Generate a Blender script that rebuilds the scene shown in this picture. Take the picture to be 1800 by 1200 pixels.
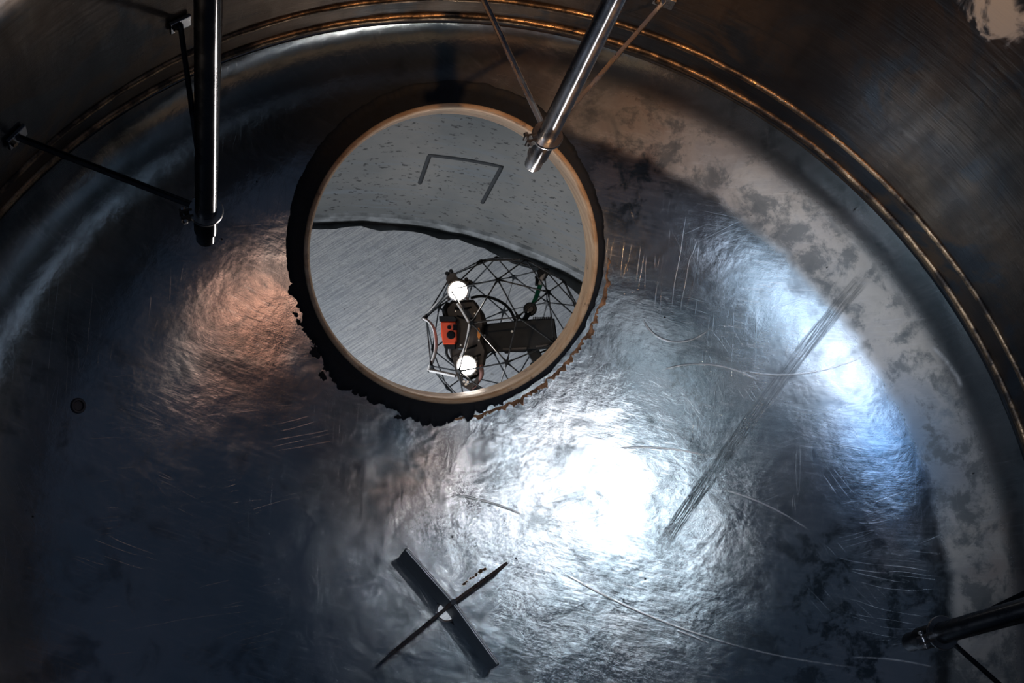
import bpy, bmesh, math, random
import numpy as np
from mathutils import Vector, Matrix, Quaternion, noise

random.seed(7)
sc = bpy.context.scene
for o in list(bpy.data.objects):
    bpy.data.objects.remove(o, do_unlink=True)
COL = sc.collection
PI = math.pi

# ------------------------------------------------------------------ camera
R = 1.15                      # radius of the tank
D = 0.494 * R                 # depth of its dished bottom
VX, VY, F = 350.0, 1477.0, 2400.0
_d = Vector(((VX - 900) / F, (VY - 600) / F, 1)).normalized()
_a = Vector((0, 1, 0)).cross(_d).normalized()
_b = _d.cross(_a)
M3 = Matrix((_a, -_b, -_d))   # image frame (x right, y down, z forward) -> world
CAM = Vector((-0.497 * R, -0.423 * R, 2.19 * R))
cd = bpy.data.cameras.new('camera')
cam = bpy.data.objects.new('camera', cd)
COL.objects.link(cam)
CR = Matrix((M3 @ Vector((1, 0, 0)), M3 @ Vector((0, -1, 0)), M3 @ Vector((0, 0, -1)))).transposed()
cam.matrix_world = Matrix.Translation(CAM) @ CR.to_4x4()
cd.sensor_width = 36
cd.lens = F / 1800 * 36
cd.clip_start = 0.02
sc.camera = cam

# ------------------------------------------------------------------ world, exposure
sc.view_settings.view_transform = 'Standard'
sc.view_settings.look = 'None'
sc.view_settings.gamma = 1
sc.view_settings.use_curve_mapping = False
sc.view_settings.exposure = 0
w = bpy.data.worlds.new('world')
sc.world = w
w.use_nodes = True
bg = w.node_tree.nodes['Background']
bg.inputs[0].default_value = (0.36, 0.50, 0.80, 1)
bg.inputs[1].default_value = 0.05


def area(name, loc, target, size, power, color, size_y=None, spread=180, shape=None):
    l = bpy.data.lights.new(name, 'AREA')
    l.energy = power
    l.color = color
    l.size = size
    if size_y:
        l.shape = shape or 'RECTANGLE'
        l.size_y = size_y
    else:
        l.shape = shape or 'DISK'
    l.spread = math.radians(spread)
    o = bpy.data.objects.new(name, l)
    COL.objects.link(o)
    o.location = loc
    o.rotation_euler = (Vector(target) - Vector(loc)).to_track_quat('-Z', 'Y').to_euler()
    return o


# work lights let down through the top of the tank
area('work_light', (0.16, 0.275, 2.75), (0.38, 0.20, -0.53), 0.13, 0.055, (0.95, 0.97, 1.0), 0.36, spread=22)
area('work_light', (0.44, 0.38, 2.75), (0.14, 0.18, -0.56), 0.08, 0.017, (0.93, 0.96, 1.0), spread=24)
area('wide_fill', (-0.12, -0.22, 2.6), (0.62, 0.36, -0.42), 0.36, 0.034, (0.88, 0.94, 1.0), spread=44)  # added weak fill for the mid-grey steel between the highlights
# added cool fill, no opening behind it, for the bluish sheen on the dish
area('side_fill', (-1.02, -0.42, 1.45), (0.93, 0.46, -0.18), 0.85, 1.1, (0.74, 0.83, 1.0), 0.70, spread=52)
# unseen fill added low in the south-west to brighten the east knuckle
area('low_fill', (-0.80, -0.66, 0.10), (0.98, 0.56, -0.32), 0.30, 0.30, (0.95, 0.96, 1.0), 0.22, spread=40)
# narrow beams added under the dish to put bright streaks on the pipes
def beam(loc, target, watts, cone, color):
    l = bpy.data.lights.new('pipe_fill', 'SPOT')
    l.energy = watts
    l.color = color
    l.spot_size = math.radians(cone)
    l.spot_blend = 0.5
    l.shadow_soft_size = 0.02
    o = bpy.data.objects.new('pipe_fill', l)
    COL.objects.link(o)
    o.location = loc
    o.rotation_euler = (Vector(target) - Vector(loc)).to_track_quat('-Z', 'Y').to_euler()


beam((0.20, 0.50, -0.90), (0.095, 0.758, 0.40), 40, 26, (1.0, 0.93, 0.90))
beam((0.20, 0.50, -0.90), (-0.56, 0.583, 0.42), 110, 16, (1.0, 0.90, 0.84))
# added warm fill across into the manway neck to brighten it
area('neck_fill', (-1.05, 0.25, 1.8), (0.28, 0.68, -0.42), 0.08, 0.16, (1.0, 0.72, 0.46), spread=22)
# warm fill added for the orange glow on wall and beads
area('warm_fill', (0.62, -0.80, 2.2), (0.50, 1.05, 0.55), 0.10, 2.2, (1.0, 0.50, 0.20), spread=40)
# added warm fill from the east for the brown patch beside the manway
area('warm_side_fill', (0.98, -0.34, 1.9), (-0.32, 0.52, -0.45), 0.24, 0.05, (1.0, 0.64, 0.48), 0.34, spread=36)
# unseen light added under the tank to brighten the concrete pit floor
area('pit_fill', (-0.95, -0.1, -0.95), (0.35, 0.75, -2.0), 0.45, 19, (0.90, 0.94, 1.0), spread=100)


# ------------------------------------------------------------------ rays
def ray(x, y):
    return (M3 @ Vector(((x - 900) / F, (y - 600) / F, 1))).normalized()


def at_z(x, y, z):
    r = ray(x, y)
    return CAM + r * ((z - CAM.z) / r.z)


def dish_z(x, y):
    q = 1 - (x * x + y * y) / (R * R)
    return -D * math.sqrt(max(q, 0))


def on_dish(o, r):
    s = Vector((1 / R, 1 / R, 1 / D))
    p = Vector((o[0] * s[0], o[1] * s[1], o[2] * s[2]))
    q = Vector((r[0] * s[0], r[1] * s[1], r[2] * s[2]))
    A, B, c = q.dot(q), 2 * p.dot(q), p.dot(p) - 1
    t = (-B + math.sqrt(B * B - 4 * A * c)) / 2 / A
    P = Vector(o) + Vector(r) * t
    n = Vector((-P.x * s.x ** 2, -P.y * s.y ** 2, -P.z * s.z ** 2)).normalized()
    return P, n


def at_dish(x, y):
    return on_dish(CAM, ray(x, y))


# ------------------------------------------------------------------ materials
class NT:
    def __init__(s, name):
        s.m = bpy.data.materials.new(name)
        s.m.use_nodes = True
        s.t = s.m.node_tree
        s.b = s.t.nodes['Principled BSDF']
        s.co = s.t.nodes.new('ShaderNodeTexCoord').outputs['Object']

    def n(s, kind, **kw):
        nd = s.t.nodes.new('ShaderNode' + kind)
        for k, v in kw.items():
            setattr(nd, k, v)
        return nd

    def put(s, sock, v):
        if isinstance(v, bpy.types.NodeSocket):
            s.t.links.new(v, sock)
        elif v is not None:
            if hasattr(sock, 'default_value'):
                try:
                    sock.default_value = v
                except Exception:
                    sock.default_value = (*v, 1) if len(v) == 3 else v[:3]

    def set(s, name, v):
        s.put(s.b.inputs[name], v if not (isinstance(v, tuple) and len(v) == 3) else (*v, 1))

    def math(s, op, a, b=None, c=None, clamp=False):
        nd = s.n('Math', operation=op, use_clamp=clamp)
        for i, v in enumerate((a, b, c)):
            if v is not None:
                s.put(nd.inputs[i], v)
        return nd.outputs[0]

    def noise(s, scale, detail=4, rough=0.55, vec=None, dist=0):
        nd = s.n('TexNoise')
        s.put(nd.inputs['Vector'], vec or s.co)
        nd.inputs['Scale'].default_value = scale
        nd.inputs['Detail'].default_value = detail
        nd.inputs['Roughness'].default_value = rough
        nd.inputs['Distortion'].default_value = dist
        return nd.outputs[0]

    def map(s, scale=(1, 1, 1), rot=(0, 0, 0), loc=(0, 0, 0), vec=None):
        vec = vec or s.co
        if any(rot):
            r_ = s.n('Mapping')
            s.put(r_.inputs['Vector'], vec)
            r_.inputs['Rotation'].default_value = rot
            vec = r_.outputs[0]
        nd = s.n('Mapping')
        s.put(nd.inputs['Vector'], vec)
        nd.inputs['Scale'].default_value = scale
        nd.inputs['Location'].default_value = loc
        return nd.outputs[0]

    def ramp(s, v, a, b, lo=0.0, hi=1.0, smooth=True):
        nd = s.n('MapRange', interpolation_type='SMOOTHSTEP' if smooth else 'LINEAR')
        s.put(nd.inputs['Value'], v)
        nd.inputs['From Min'].default_value = a
        nd.inputs['From Max'].default_value = b
        nd.inputs['To Min'].default_value = lo
        nd.inputs['To Max'].default_value = hi
        return nd.outputs[0]

    def mix(s, f, a, b):
        nd = s.n('Mix', data_type='RGBA')
        s.put(nd.inputs['Factor'], f)
        s.put(nd.inputs[6], (*a, 1) if isinstance(a, tuple) else a)
        s.put(nd.inputs[7], (*b, 1) if isinstance(b, tuple) else b)
        return nd.outputs[2]

    def bump(s, h, strength, dist, normal=None):
        nd = s.n('Bump')
        s.put(nd.inputs['Height'], h)
        nd.inputs['Strength'].default_value = strength
        nd.inputs['Distance'].default_value = dist
        if normal:
            s.put(nd.inputs['Normal'], normal)
        return nd.outputs[0]

    def xyz(s, vec=None):
        nd = s.n('SeparateXYZ')
        s.put(nd.inputs[0], vec or s.co)
        return nd.outputs

    def dist(s, p, vec=None):
        nd = s.n('VectorMath', operation='DISTANCE')
        s.put(nd.inputs[0], vec or s.co)
        nd.inputs[1].default_value = p
        return nd.outputs['Value']


def simple(name, col, metal=0.0, rough=0.5, var=0.15, scale=30, bump=0.0, spec=0.5):
    t = NT(name)
    nz = t.noise(scale, 3)
    t.set('Base Color', t.mix(t.ramp(nz, 0.3, 0.7), tuple(c * (1 - var) for c in col), tuple(min(1, c * (1 + var)) for c in col)))
    t.set('Metallic', metal)
    t.set('Roughness', t.ramp(nz, 0.3, 0.7, max(0.02, rough - 0.06), rough + 0.06))
    t.set('Specular IOR Level', spec)
    if bump:
        t.set('Normal', t.bump(nz, bump, 0.002))
    return t.m


def emis(name, col, strength):
    t = NT(name)
    t.set('Base Color', col)
    t.set('Emission Color', col)
    t.set('Emission Strength', strength)
    return t.m


def seg_mask(t, x, y, p, q, half, soft):
    """mask of a straight streak on the plate from p to q"""
    px, py = p
    qx, qy = q
    L = math.hypot(qx - px, qy - py)
    ux, uy = (qx - px) / L, (qy - py) / L
    al = t.math('ADD', t.math('MULTIPLY', t.math('SUBTRACT', x, px), ux), t.math('MULTIPLY', t.math('SUBTRACT', y, py), uy))
    ac = t.math('ABSOLUTE', t.math('SUBTRACT', t.math('MULTIPLY', t.math('SUBTRACT', x, px), -uy), t.math('MULTIPLY', t.math('SUBTRACT', y, py), -ux)))
    m = t.ramp(ac, half + soft, half)
    m = t.math('MULTIPLY', m, t.math('MULTIPLY', t.ramp(al, -0.02, 0.02), t.ramp(al, L + 0.12, L)))
    return m


def arc_mask(t, x, y, p, q, s, half):
    """mask of a curved scratch through three points, limited to its own span"""
    ax, ay = p; bx, by = q; cx, cy = s
    d = 2 * (ax * (by - cy) + bx * (cy - ay) + cx * (ay - by))
    ux = ((ax**2 + ay**2) * (by - cy) + (bx**2 + by**2) * (cy - ay) + (cx**2 + cy**2) * (ay - by)) / d
    uy = ((ax**2 + ay**2) * (cx - bx) + (bx**2 + by**2) * (ax - cx) + (cx**2 + cy**2) * (bx - ax)) / d
    r = math.hypot(ax - ux, ay - uy)
    dx = t.math('SUBTRACT', x, ux)
    dy = t.math('SUBTRACT', y, uy)
    dd = t.math('SQRT', t.math('ADD', t.math('MULTIPLY', dx, dx), t.math('MULTIPLY', dy, dy)))
    m = t.ramp(t.math('ABSOLUTE', t.math('SUBTRACT', dd, r)), half, 0)
    ex, ey = (ax + cx) / 2, (ay + cy) / 2
    ln = math.hypot(ax - cx, ay - cy) / 2
    de = t.math('SQRT', t.math('ADD', t.math('POWER', t.math('ABSOLUTE', t.math('SUBTRACT', x, ex)), 2), t.math('POWER', t.math('ABSOLUTE', t.math('SUBTRACT', y, ey)), 2)))
    return t.math('MULTIPLY', m, t.ramp(de, ln * 1.08, ln * 0.8))


def mat_dish():
    t = NT('worn_steel_plate')
    x, y, z = t.xyz()
    xy = t.map(scale=(1, 1, 0.0))
    rad = t.math('DIVIDE', t.math('SQRT', t.math('ADD', t.math('MULTIPLY', x, x), t.math('MULTIPLY', y, y))), R)
    big = t.noise(2.6, 4, 0.55)
    mid = t.noise(9, 5, 0.6, dist=0.6)
    fine = t.noise(60, 6, 0.7)
    # hand brushed streaks, two directions
    st1 = t.noise(9, 8, 0.72, t.map(scale=(1.6, 22, 1), rot=(0, 0, math.radians(18))))
    st2 = t.noise(7, 7, 0.72, t.map(scale=(24, 1.8, 1), rot=(0, 0, math.radians(38))))
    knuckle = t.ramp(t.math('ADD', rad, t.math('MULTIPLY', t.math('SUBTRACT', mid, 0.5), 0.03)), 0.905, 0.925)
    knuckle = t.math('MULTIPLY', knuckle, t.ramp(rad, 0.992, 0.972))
    knuckle = t.math('MULTIPLY', knuckle, t.ramp(t.math('ADD', x, t.math('MULTIPLY', mid, 0.3)), 0.0, 0.75))  # pale only towards the east, the lit side painted in
    # brown regions: west of the manway and along the north knuckle
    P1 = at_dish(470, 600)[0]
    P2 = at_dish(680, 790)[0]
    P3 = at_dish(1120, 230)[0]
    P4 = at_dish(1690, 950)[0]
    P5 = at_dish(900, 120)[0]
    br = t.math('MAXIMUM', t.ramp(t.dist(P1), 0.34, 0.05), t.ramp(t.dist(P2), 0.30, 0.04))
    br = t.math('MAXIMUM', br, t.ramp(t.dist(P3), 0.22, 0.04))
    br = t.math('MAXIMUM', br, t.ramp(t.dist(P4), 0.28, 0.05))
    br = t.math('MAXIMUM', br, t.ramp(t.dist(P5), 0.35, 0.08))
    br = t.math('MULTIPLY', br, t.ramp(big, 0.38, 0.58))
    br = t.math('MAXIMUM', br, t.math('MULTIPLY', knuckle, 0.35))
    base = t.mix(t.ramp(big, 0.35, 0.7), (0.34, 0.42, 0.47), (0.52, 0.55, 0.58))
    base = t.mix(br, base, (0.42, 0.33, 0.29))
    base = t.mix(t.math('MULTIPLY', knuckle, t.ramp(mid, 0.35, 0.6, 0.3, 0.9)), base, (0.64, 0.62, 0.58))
    # dirt film
    film = t.ramp(mid, 0.50, 0.68)
    base = t.mix(t.math('MULTIPLY', film, 0.62), base, (0.13, 0.16, 0.18))
    base = t.mix(t.ramp(st1, 0.52, 0.72, 0, 0.35), base, (0.75, 0.78, 0.82))
    # blue tint near the east side
    P6 = at_dish(1570, 800)[0]
    base = t.mix(t.math('MULTIPLY', t.ramp(t.dist(P6), 0.26, 0.03), 0.75), base, (0.10, 0.25, 0.45))
    # ground seam crossing the plate
    a, b_ = at_dish(1515, 492)[0], at_dish(1200, 905)[0]
    seam = seg_mask(t, x, y, (a.x, a.y), (b_.x, b_.y), 0.012, 0.008)
    seamt = t.noise(14, 6, 0.7, t.map(scale=(30, 1.2, 1), rot=(0, 0, math.radians(37))))
    seam = t.math('MULTIPLY', seam, t.ramp(seamt, 0.42, 0.62, 0.25, 1))
    base = t.mix(t.math('MULTIPLY', seam, 0.55), base, (0.12, 0.14, 0.15))
    # dark scuffs near the knuckle and the south-east
    P7 = at_dish(1520, 1080)[0]
    P8 = at_dish(1110, 320)[0]
    sc_ = t.math('MAXIMUM', t.ramp(t.dist(P7), 0.42, 0.1), t.ramp(t.dist(P8), 0.20, 0.04))
    sc_ = t.math('MAXIMUM', sc_, t.math('MULTIPLY', knuckle, 0.7))
    blot = t.noise(15, 7, 0.7, t.map(loc=(3, 2, 0)), dist=0.25)
    base = t.mix(t.math('MULTIPLY', sc_, t.ramp(blot, 0.47, 0.60)), base, (0.11, 0.14, 0.16))
    # pin specks
    vo = t.n('TexVoronoi')
    t.put(vo.inputs['Vector'], xy)
    vo.inputs['Scale'].default_value = 16
    spk = t.ramp(vo.outputs['Distance'], 0.045, 0.03)
    base = t.mix(t.math('MULTIPLY', spk, t.ramp(t.noise(5, 2), 0.5, 0.56)), base, (0.02, 0.025, 0.03))
    # scratches
    def dp(px, py):
        p = at_dish(px, py)[0]
        return (p.x, p.y)
    scr = None
    for pts in (((1000, 1012), (1200, 1105), (1500, 1172)), ((1500, 1155), (1560, 1158), (1640, 1172)),
                ((1190, 1108), (1222, 1120), (1248, 1132)), ((1090, 788), (1170, 788), (1240, 800)),
                ((1165, 650), (1240, 640), (1330, 668)), ((1640, 610), (1668, 640), (1690, 680)),
                ((1130, 560), (1180, 600), (1250, 575)), ((800, 870), (850, 880), (920, 905)),
                ((1300, 650), (1420, 655), (1520, 625)), ((1270, 860), (1330, 880), (1420, 930))):
        m = arc_mask(t, x, y, dp(*pts[0]), dp(*pts[1]), dp(*pts[2]), 0.0032)
        scr = m if scr is None else t.math('MAXIMUM', scr, m)
    # loose hairline scratches
    hl = None
    for rot, sx in ((20, 1.0), (-12, 1.4), (62, 1.2), (95, .9)):
        nn = t.noise(6, 2, 0.5, t.map(scale=(sx, 1, 1), rot=(0, 0, math.radians(rot)), loc=(rot, 0, 0)), dist=0.4)
        v = t.math('ABSOLUTE', t.math('SUBTRACT', t.noise(5, 1, 0.4, t.map(scale=(0.8, 9, 1), rot=(0, 0, math.radians(rot)), loc=(rot * .3, 1, 0))), 0.5))
        m = t.math('MULTIPLY', t.ramp(v, 0.006, 0.0), t.ramp(nn, 0.5, 0.62))
        hl = m if hl is None else t.math('MAXIMUM', hl, m)
    scr2 = t.math('MAXIMUM', t.math('MULTIPLY', scr, t.ramp(fine, 0.35, 0.6, 0.4, 1)), t.math('MULTIPLY', hl, 0.14))
    base = t.mix(t.math('MULTIPLY', scr2, 0.8), base, (0.85, 0.88, 0.9))
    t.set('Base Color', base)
    t.set('Metallic', t.math('SUBTRACT', 0.9, t.math('ADD', t.math('MULTIPLY', knuckle, 0.5), t.math('MULTIPLY', scr2, 0.4))))
    ro = t.math('ADD', t.ramp(mid, 0.3, 0.7, 0.11, 0.17), t.math('MULTIPLY', t.math('SUBTRACT', st1, 0.5), 0.12))
    ro = t.math('ADD', ro, t.math('MULTIPLY', knuckle, 0.22))
    ro = t.math('ADD', ro, t.math('MULTIPLY', seam, 0.08))
    ro = t.math('ADD', ro, t.math('MULTIPLY', t.ramp(t.dist(at_dish(1430, 590)[0]), 0.42, 0.12), 0.13))
    t.set('Roughness', ro)
    # hammered undulation of the plate
    b1 = t.bump(t.noise(11, 3, 0.5, dist=0.3), 0.5, 0.003)
    b2 = t.bump(t.math('ADD', st1, t.math('MULTIPLY', st2, 0.35)), 0.13, 0.001, b1)
    b3 = t.bump(t.math('SUBTRACT', fine, t.math('ADD', scr2, t.math('MULTIPLY', seam, seamt))), 0.3, 0.0008, b2)
    t.set('Normal', b3)
    return t.m


def mat_wall():
    t = NT('stained_tank_wall')
    x, y, z = t.xyz()
    big = t.noise(2.3, 5, 0.6)
    run = t.noise(5, 6, 0.65, t.map(scale=(3, 3, 0.7)))
    ho = t.noise(5, 6, 0.7, t.map(scale=(0.9, 0.9, 14)), dist=0.4)
    base = t.mix(t.ramp(big, 0.35, 0.65), (0.045, 0.045, 0.05), (0.13, 0.095, 0.07))
    base = t.mix(t.ramp(t.noise(3.2, 6, 0.62, t.map(loc=(5, 1, 2)), dist=1.0), 0.50, 0.60), base, (0.05, 0.06, 0.075))
    base = t.mix(t.ramp(ho, 0.58, 0.72, 0, 0.7), base, (0.05, 0.05, 0.055))
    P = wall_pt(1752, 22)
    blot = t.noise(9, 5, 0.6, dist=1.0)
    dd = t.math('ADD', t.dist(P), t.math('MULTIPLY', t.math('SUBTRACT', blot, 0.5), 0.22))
    pale = t.ramp(dd, 0.062, 0.035)  # pale patch painted in for a reflection on the wall
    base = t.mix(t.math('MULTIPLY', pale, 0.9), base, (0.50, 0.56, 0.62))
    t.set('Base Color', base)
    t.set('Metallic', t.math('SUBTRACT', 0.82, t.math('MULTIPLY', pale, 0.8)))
    t.set('Roughness', t.ramp(run, 0.3, 0.7, 0.34, 0.5))
    t.set('Normal', t.bump(t.math('ADD', run, ho), 0.35, 0.004))
    return t.m


def wall_pt(px, py):
    r = ray(px, py)
    A = r.x ** 2 + r.y ** 2
    B = 2 * (CAM.x * r.x + CAM.y * r.y)
    c = CAM.x ** 2 + CAM.y ** 2 - R * R
    t = (-B + math.sqrt(B * B - 4 * A * c)) / 2 / A
    return CAM + r * t


def mat_bead():
    t = NT('ground_weld_bead')
    n1 = t.noise(14, 6, 0.7)
    n2 = t.noise(90, 3, 0.6)
    t.set('Base Color', t.mix(t.ramp(n1, 0.4, 0.6), (0.42, 0.29, 0.18), (0.07, 0.06, 0.055)))
    t.set('Metallic', 0.95)
    t.set('Roughness', t.ramp(n1, 0.3, 0.7, 0.26, 0.55))
    t.set('Normal', t.bump(t.math('ADD', n1, n2), 0.5, 0.003))
    return t.m


def mat_sleeve():
    t = NT('tan_oxidised_steel')
    n1 = t.noise(6, 6, 0.7, t.map(scale=(1, 1, 9)))
    n2 = t.noise(30, 4, 0.6)
    base = t.mix(t.ramp(n1, 0.35, 0.65), (0.72, 0.48, 0.29), (0.95, 0.76, 0.56))
    base = t.mix(t.ramp(n2, 0.60, 0.72, 0, 0.8), base, (0.30, 0.19, 0.13))
    t.set('Base Color', base)
    t.set('Metallic', 0.1)
    t.set('Roughness', t.ramp(n1, 0.3, 0.7, 0.35, 0.55))
    t.set('Normal', t.bump(t.math('ADD', n1, n2), 0.4, 0.002))
    return t.m


def mat_concrete_floor():
    t = NT('broom_finished_concrete')
    br = t.noise(7, 7, 0.75, t.map(scale=(1.2, 26, 1), rot=(0, 0, math.radians(-34))))
    n1 = t.noise(1.8, 5, 0.6)
    n2 = t.noise(38, 6, 0.7)
    base = t.mix(t.ramp(n1, 0.35, 0.65), (0.33, 0.35, 0.37), (0.43, 0.43, 0.43))
    base = t.mix(t.ramp(br, 0.42, 0.6, 0, 0.7), base, (0.20, 0.215, 0.24))
    base = t.mix(t.ramp(n2, 0.62, 0.70, 0, 0.6), base, (0.12, 0.12, 0.12))
    t.set('Base Color', base)
    t.set('Roughness', 0.85)
    t.set('Normal', t.bump(t.math('ADD', br, n2), 0.6, 0.006))
    return t.m


def mat_concrete_wall():
    t = NT('pitted_concrete')
    n1 = t.noise(1.5, 5, 0.6)
    n2 = t.noise(42, 3, 0.6, t.map(scale=(1, 1, 1.6)))
    n3 = t.noise(5, 5, 0.6, t.map(scale=(0.7, 0.7, 6)))
    base = t.mix(t.ramp(n1, 0.35, 0.65), (0.10, 0.105, 0.105), (0.16, 0.155, 0.145))
    base = t.mix(t.ramp(n3, 0.5, 0.7, 0, 0.5), base, (0.12, 0.14, 0.16))
    base = t.mix(t.ramp(n2, 0.60, 0.66, 0, 0.85), base, (0.025, 0.025, 0.025))
    t.set('Base Color', base)
    t.set('Roughness', 0.8)
    t.set('Normal', t.bump(n2, -0.4, 0.004))
    return t.m


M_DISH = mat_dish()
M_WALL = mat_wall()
M_BEAD = mat_bead()
M_SLEEVE = mat_sleeve()
M_FLOOR = mat_concrete_floor()
M_PIT = mat_concrete_wall()
M_CURB = simple('pale_concrete_edge', (0.17, 0.18, 0.185), 0, 0.8, 0.4, 20, 0.5)
M_GUT = simple('shaded_gutter_concrete', (0.10, 0.115, 0.125), 0, 0.7, 0.4, 12, 0.5)  # the gutter's shade is put into a darker concrete colour
M_SEAL = simple('black_mastic', (0.014, 0.020, 0.030), 0, 0.6, 0.2, 40, 0.6, 0.25)
M_CRUST = simple('rusty_crust', (0.30, 0.17, 0.10), 0, 0.75, 0.6, 60, 0.9)
M_STEEL = simple('turned_steel_tube', (0.72, 0.74, 0.78), 1, 0.28, 0.03, 18)
_n = M_STEEL.node_tree
_tg = _n.nodes.new('ShaderNodeTangent')
_tg.direction_type = 'RADIAL'
_tg.axis = 'Z'
_n.links.new(_tg.outputs[0], _n.nodes['Principled BSDF'].inputs['Tangent'])
_n.nodes['Principled BSDF'].inputs['Anisotropic'].default_value = 0.95
_n.nodes['Principled BSDF'].inputs['Anisotropic Rotation'].default_value = 0.25
M_STEEL_SHADE = M_STEEL.copy()  # same steel, darkened to paint in the shade on two pipes
M_STEEL_SHADE.name = 'shaded_turned_steel_tube'
for _nd in M_STEEL_SHADE.node_tree.nodes:
    if _nd.type == 'MIX':
        _nd.inputs[6].default_value = (0.08, 0.085, 0.095, 1)
        _nd.inputs[7].default_value = (0.11, 0.115, 0.125, 1)
M_STEEL2 = simple('satin_steel', (0.5, 0.5, 0.51), 1, 0.30, 0.15, 30)
M_PLATE = simple('dull_steel_plate', (0.13, 0.15, 0.18), 0.8, 0.5, 0.2, 25, 0.3)
M_LINE = simple('dark_groove', (0.02, 0.022, 0.025), 0, 0.8)
M_CARBON = simple('black_carbon_rod', (0.035, 0.04, 0.045), 0, 0.32, 0.2, 80)
M_BLK = simple('matt_black_plastic', (0.005, 0.008, 0.011), 0, 0.5, 0.2, 60, 0.2, 0.3)
M_GREY = simple('dark_grey_housing', (0.045, 0.038, 0.035), 0, 0.45, 0.3, 40, 0.3)
M_RED = simple('orange_red_plastic', (0.82, 0.085, 0.03), 0, 0.4, 0.08, 30)
M_WHT = simple('pale_grey_strip', (0.62, 0.61, 0.60), 0, 0.4, 0.12, 40)
M_GREEN = simple('green_wire_sleeve', (0.01, 0.16, 0.09), 0, 0.35, 0.3, 30)
M_ORANGE = simple('orange_connector', (0.75, 0.25, 0.04), 0, 0.4)
M_GLASS = simple('black_glass', (0.01, 0.01, 0.012), 0, 0.08)
M_CHROME = simple('bright_screw', (0.85, 0.85, 0.82), 0.6, 0.3)
M_LED = emis('led_emitter', (1.0, 0.93, 0.86), 32)


# ------------------------------------------------------------------ object helpers
def link(name, me, mat, parent=None, smooth=True):
    o = bpy.data.objects.new(name, me)
    COL.objects.link(o)
    if mat:
        me.materials.append(mat)
    if smooth:
        for p in me.polygons:
            p.use_smooth = True
    if parent:
        o.parent = parent
    return o


def bm_obj(name, bm, mat, parent=None, smooth=True, angle=None):
    me = bpy.data.meshes.new(name)
    bmesh.ops.recalc_face_normals(bm, faces=bm.faces)
    bm.to_mesh(me)
    bm.free()
    o = link(name, me, mat, parent, smooth)
    if smooth and angle is not None:
        me.set_sharp_from_angle(angle=math.radians(angle))
    return o


def tag(o, label, cat, group=None, kind=None):
    o['label'] = label
    o['category'] = cat
    if group:
        o['group'] = group
    if kind:
        o['kind'] = kind
    return o


def empty(name, loc, rot=None):
    o = bpy.data.objects.new(name, None)
    COL.objects.link(o)
    o.location = loc
    o.empty_display_size = 0.05
    if rot is not None:
        o.rotation_mode = 'QUATERNION'
        o.rotation_quaternion = rot
    return o


def add_tube(bm, pts, r, seg=12, cap=True, flat=None):
    """tube along points; r a number or a list; flat=(direction, ratio) squeezes it"""
    pts = [Vector(p) for p in pts]
    rs = r if isinstance(r, (list, tuple)) else [r] * len(pts)
    rings = []
    up = None
    for i, p in enumerate(pts):
        tdir = (pts[min(i + 1, len(pts) - 1)] - pts[max(i - 1, 0)]).normalized()
        if up is None:
            up = Vector((0, 0, 1)) if abs(tdir.z) < 0.9 else Vector((1, 0, 0))
            if flat:
                up = Vector(flat[0])
        u = (up - tdir * up.dot(tdir)).normalized()
        up = u
        v = tdir.cross(u)
        k = flat[1] if flat else 1
        rings.append([bm.verts.new(p + (u * math.cos(2 * PI * j / seg) * k + v * math.sin(2 * PI * j / seg)) * rs[i]) for j in range(seg)])
    for a, b in zip(rings, rings[1:]):
        for j in range(seg):
            bm.faces.new((a[j], a[(j + 1) % seg], b[(j + 1) % seg], b[j]))
    if cap:
        bm.faces.new(rings[0][::-1])
        bm.faces.new(rings[-1])
    return bm


def tube(name, pts, r, mat, parent=None, seg=12, cap=True, flat=None):
    return bm_obj(name, add_tube(bmesh.new(), pts, r, seg, cap, flat), mat, parent, True, 40)


def add_lathe(bm, prof, axis_m=None, seg=48, close=True):
    """prof list of (r, z); closed loop -> solid ring"""
    rings = []
    for k in range(seg):
        a = 2 * PI * k / seg
        row = []
        for r, z in prof:
            v = Vector((r * math.cos(a), r * math.sin(a), z))
            row.append(bm.verts.new(axis_m @ v if axis_m else v))
        rings.append(row)
    n = len(prof)
    for k in range(seg):
        a, b = rings[k], rings[(k + 1) % seg]
        for i in range(n if close else n - 1):
            j = (i + 1) % n
            bm.faces.new((a[i], a[j], b[j], b[i]))
    return bm


def add_disc(bm, r, z0, z1, m=None, seg=32, bev=0.0):
    """solid disc with chamfered edges"""
    prof = [(max(r - bev, 1e-4), z0), (r, z0 + bev), (r, z1 - bev), (max(r - bev, 1e-4), z1)] if bev else [(r, z0), (r, z1)]
    rings = []
    for rr, z in prof:
        rings.append([bm.verts.new((m @ Vector((rr * math.cos(2 * PI * k / seg), rr * math.sin(2 * PI * k / seg), z))) if m else Vector((rr * math.cos(2 * PI * k / seg), rr * math.sin(2 * PI * k / seg), z))) for k in range(seg)])
    for a, b in zip(rings, rings[1:]):
        for k in range(seg):
            bm.faces.new((a[k], a[(k + 1) % seg], b[(k + 1) % seg], b[k]))
    bm.faces.new(rings[0][::-1])
    bm.faces.new(rings[-1])
    return bm


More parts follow.
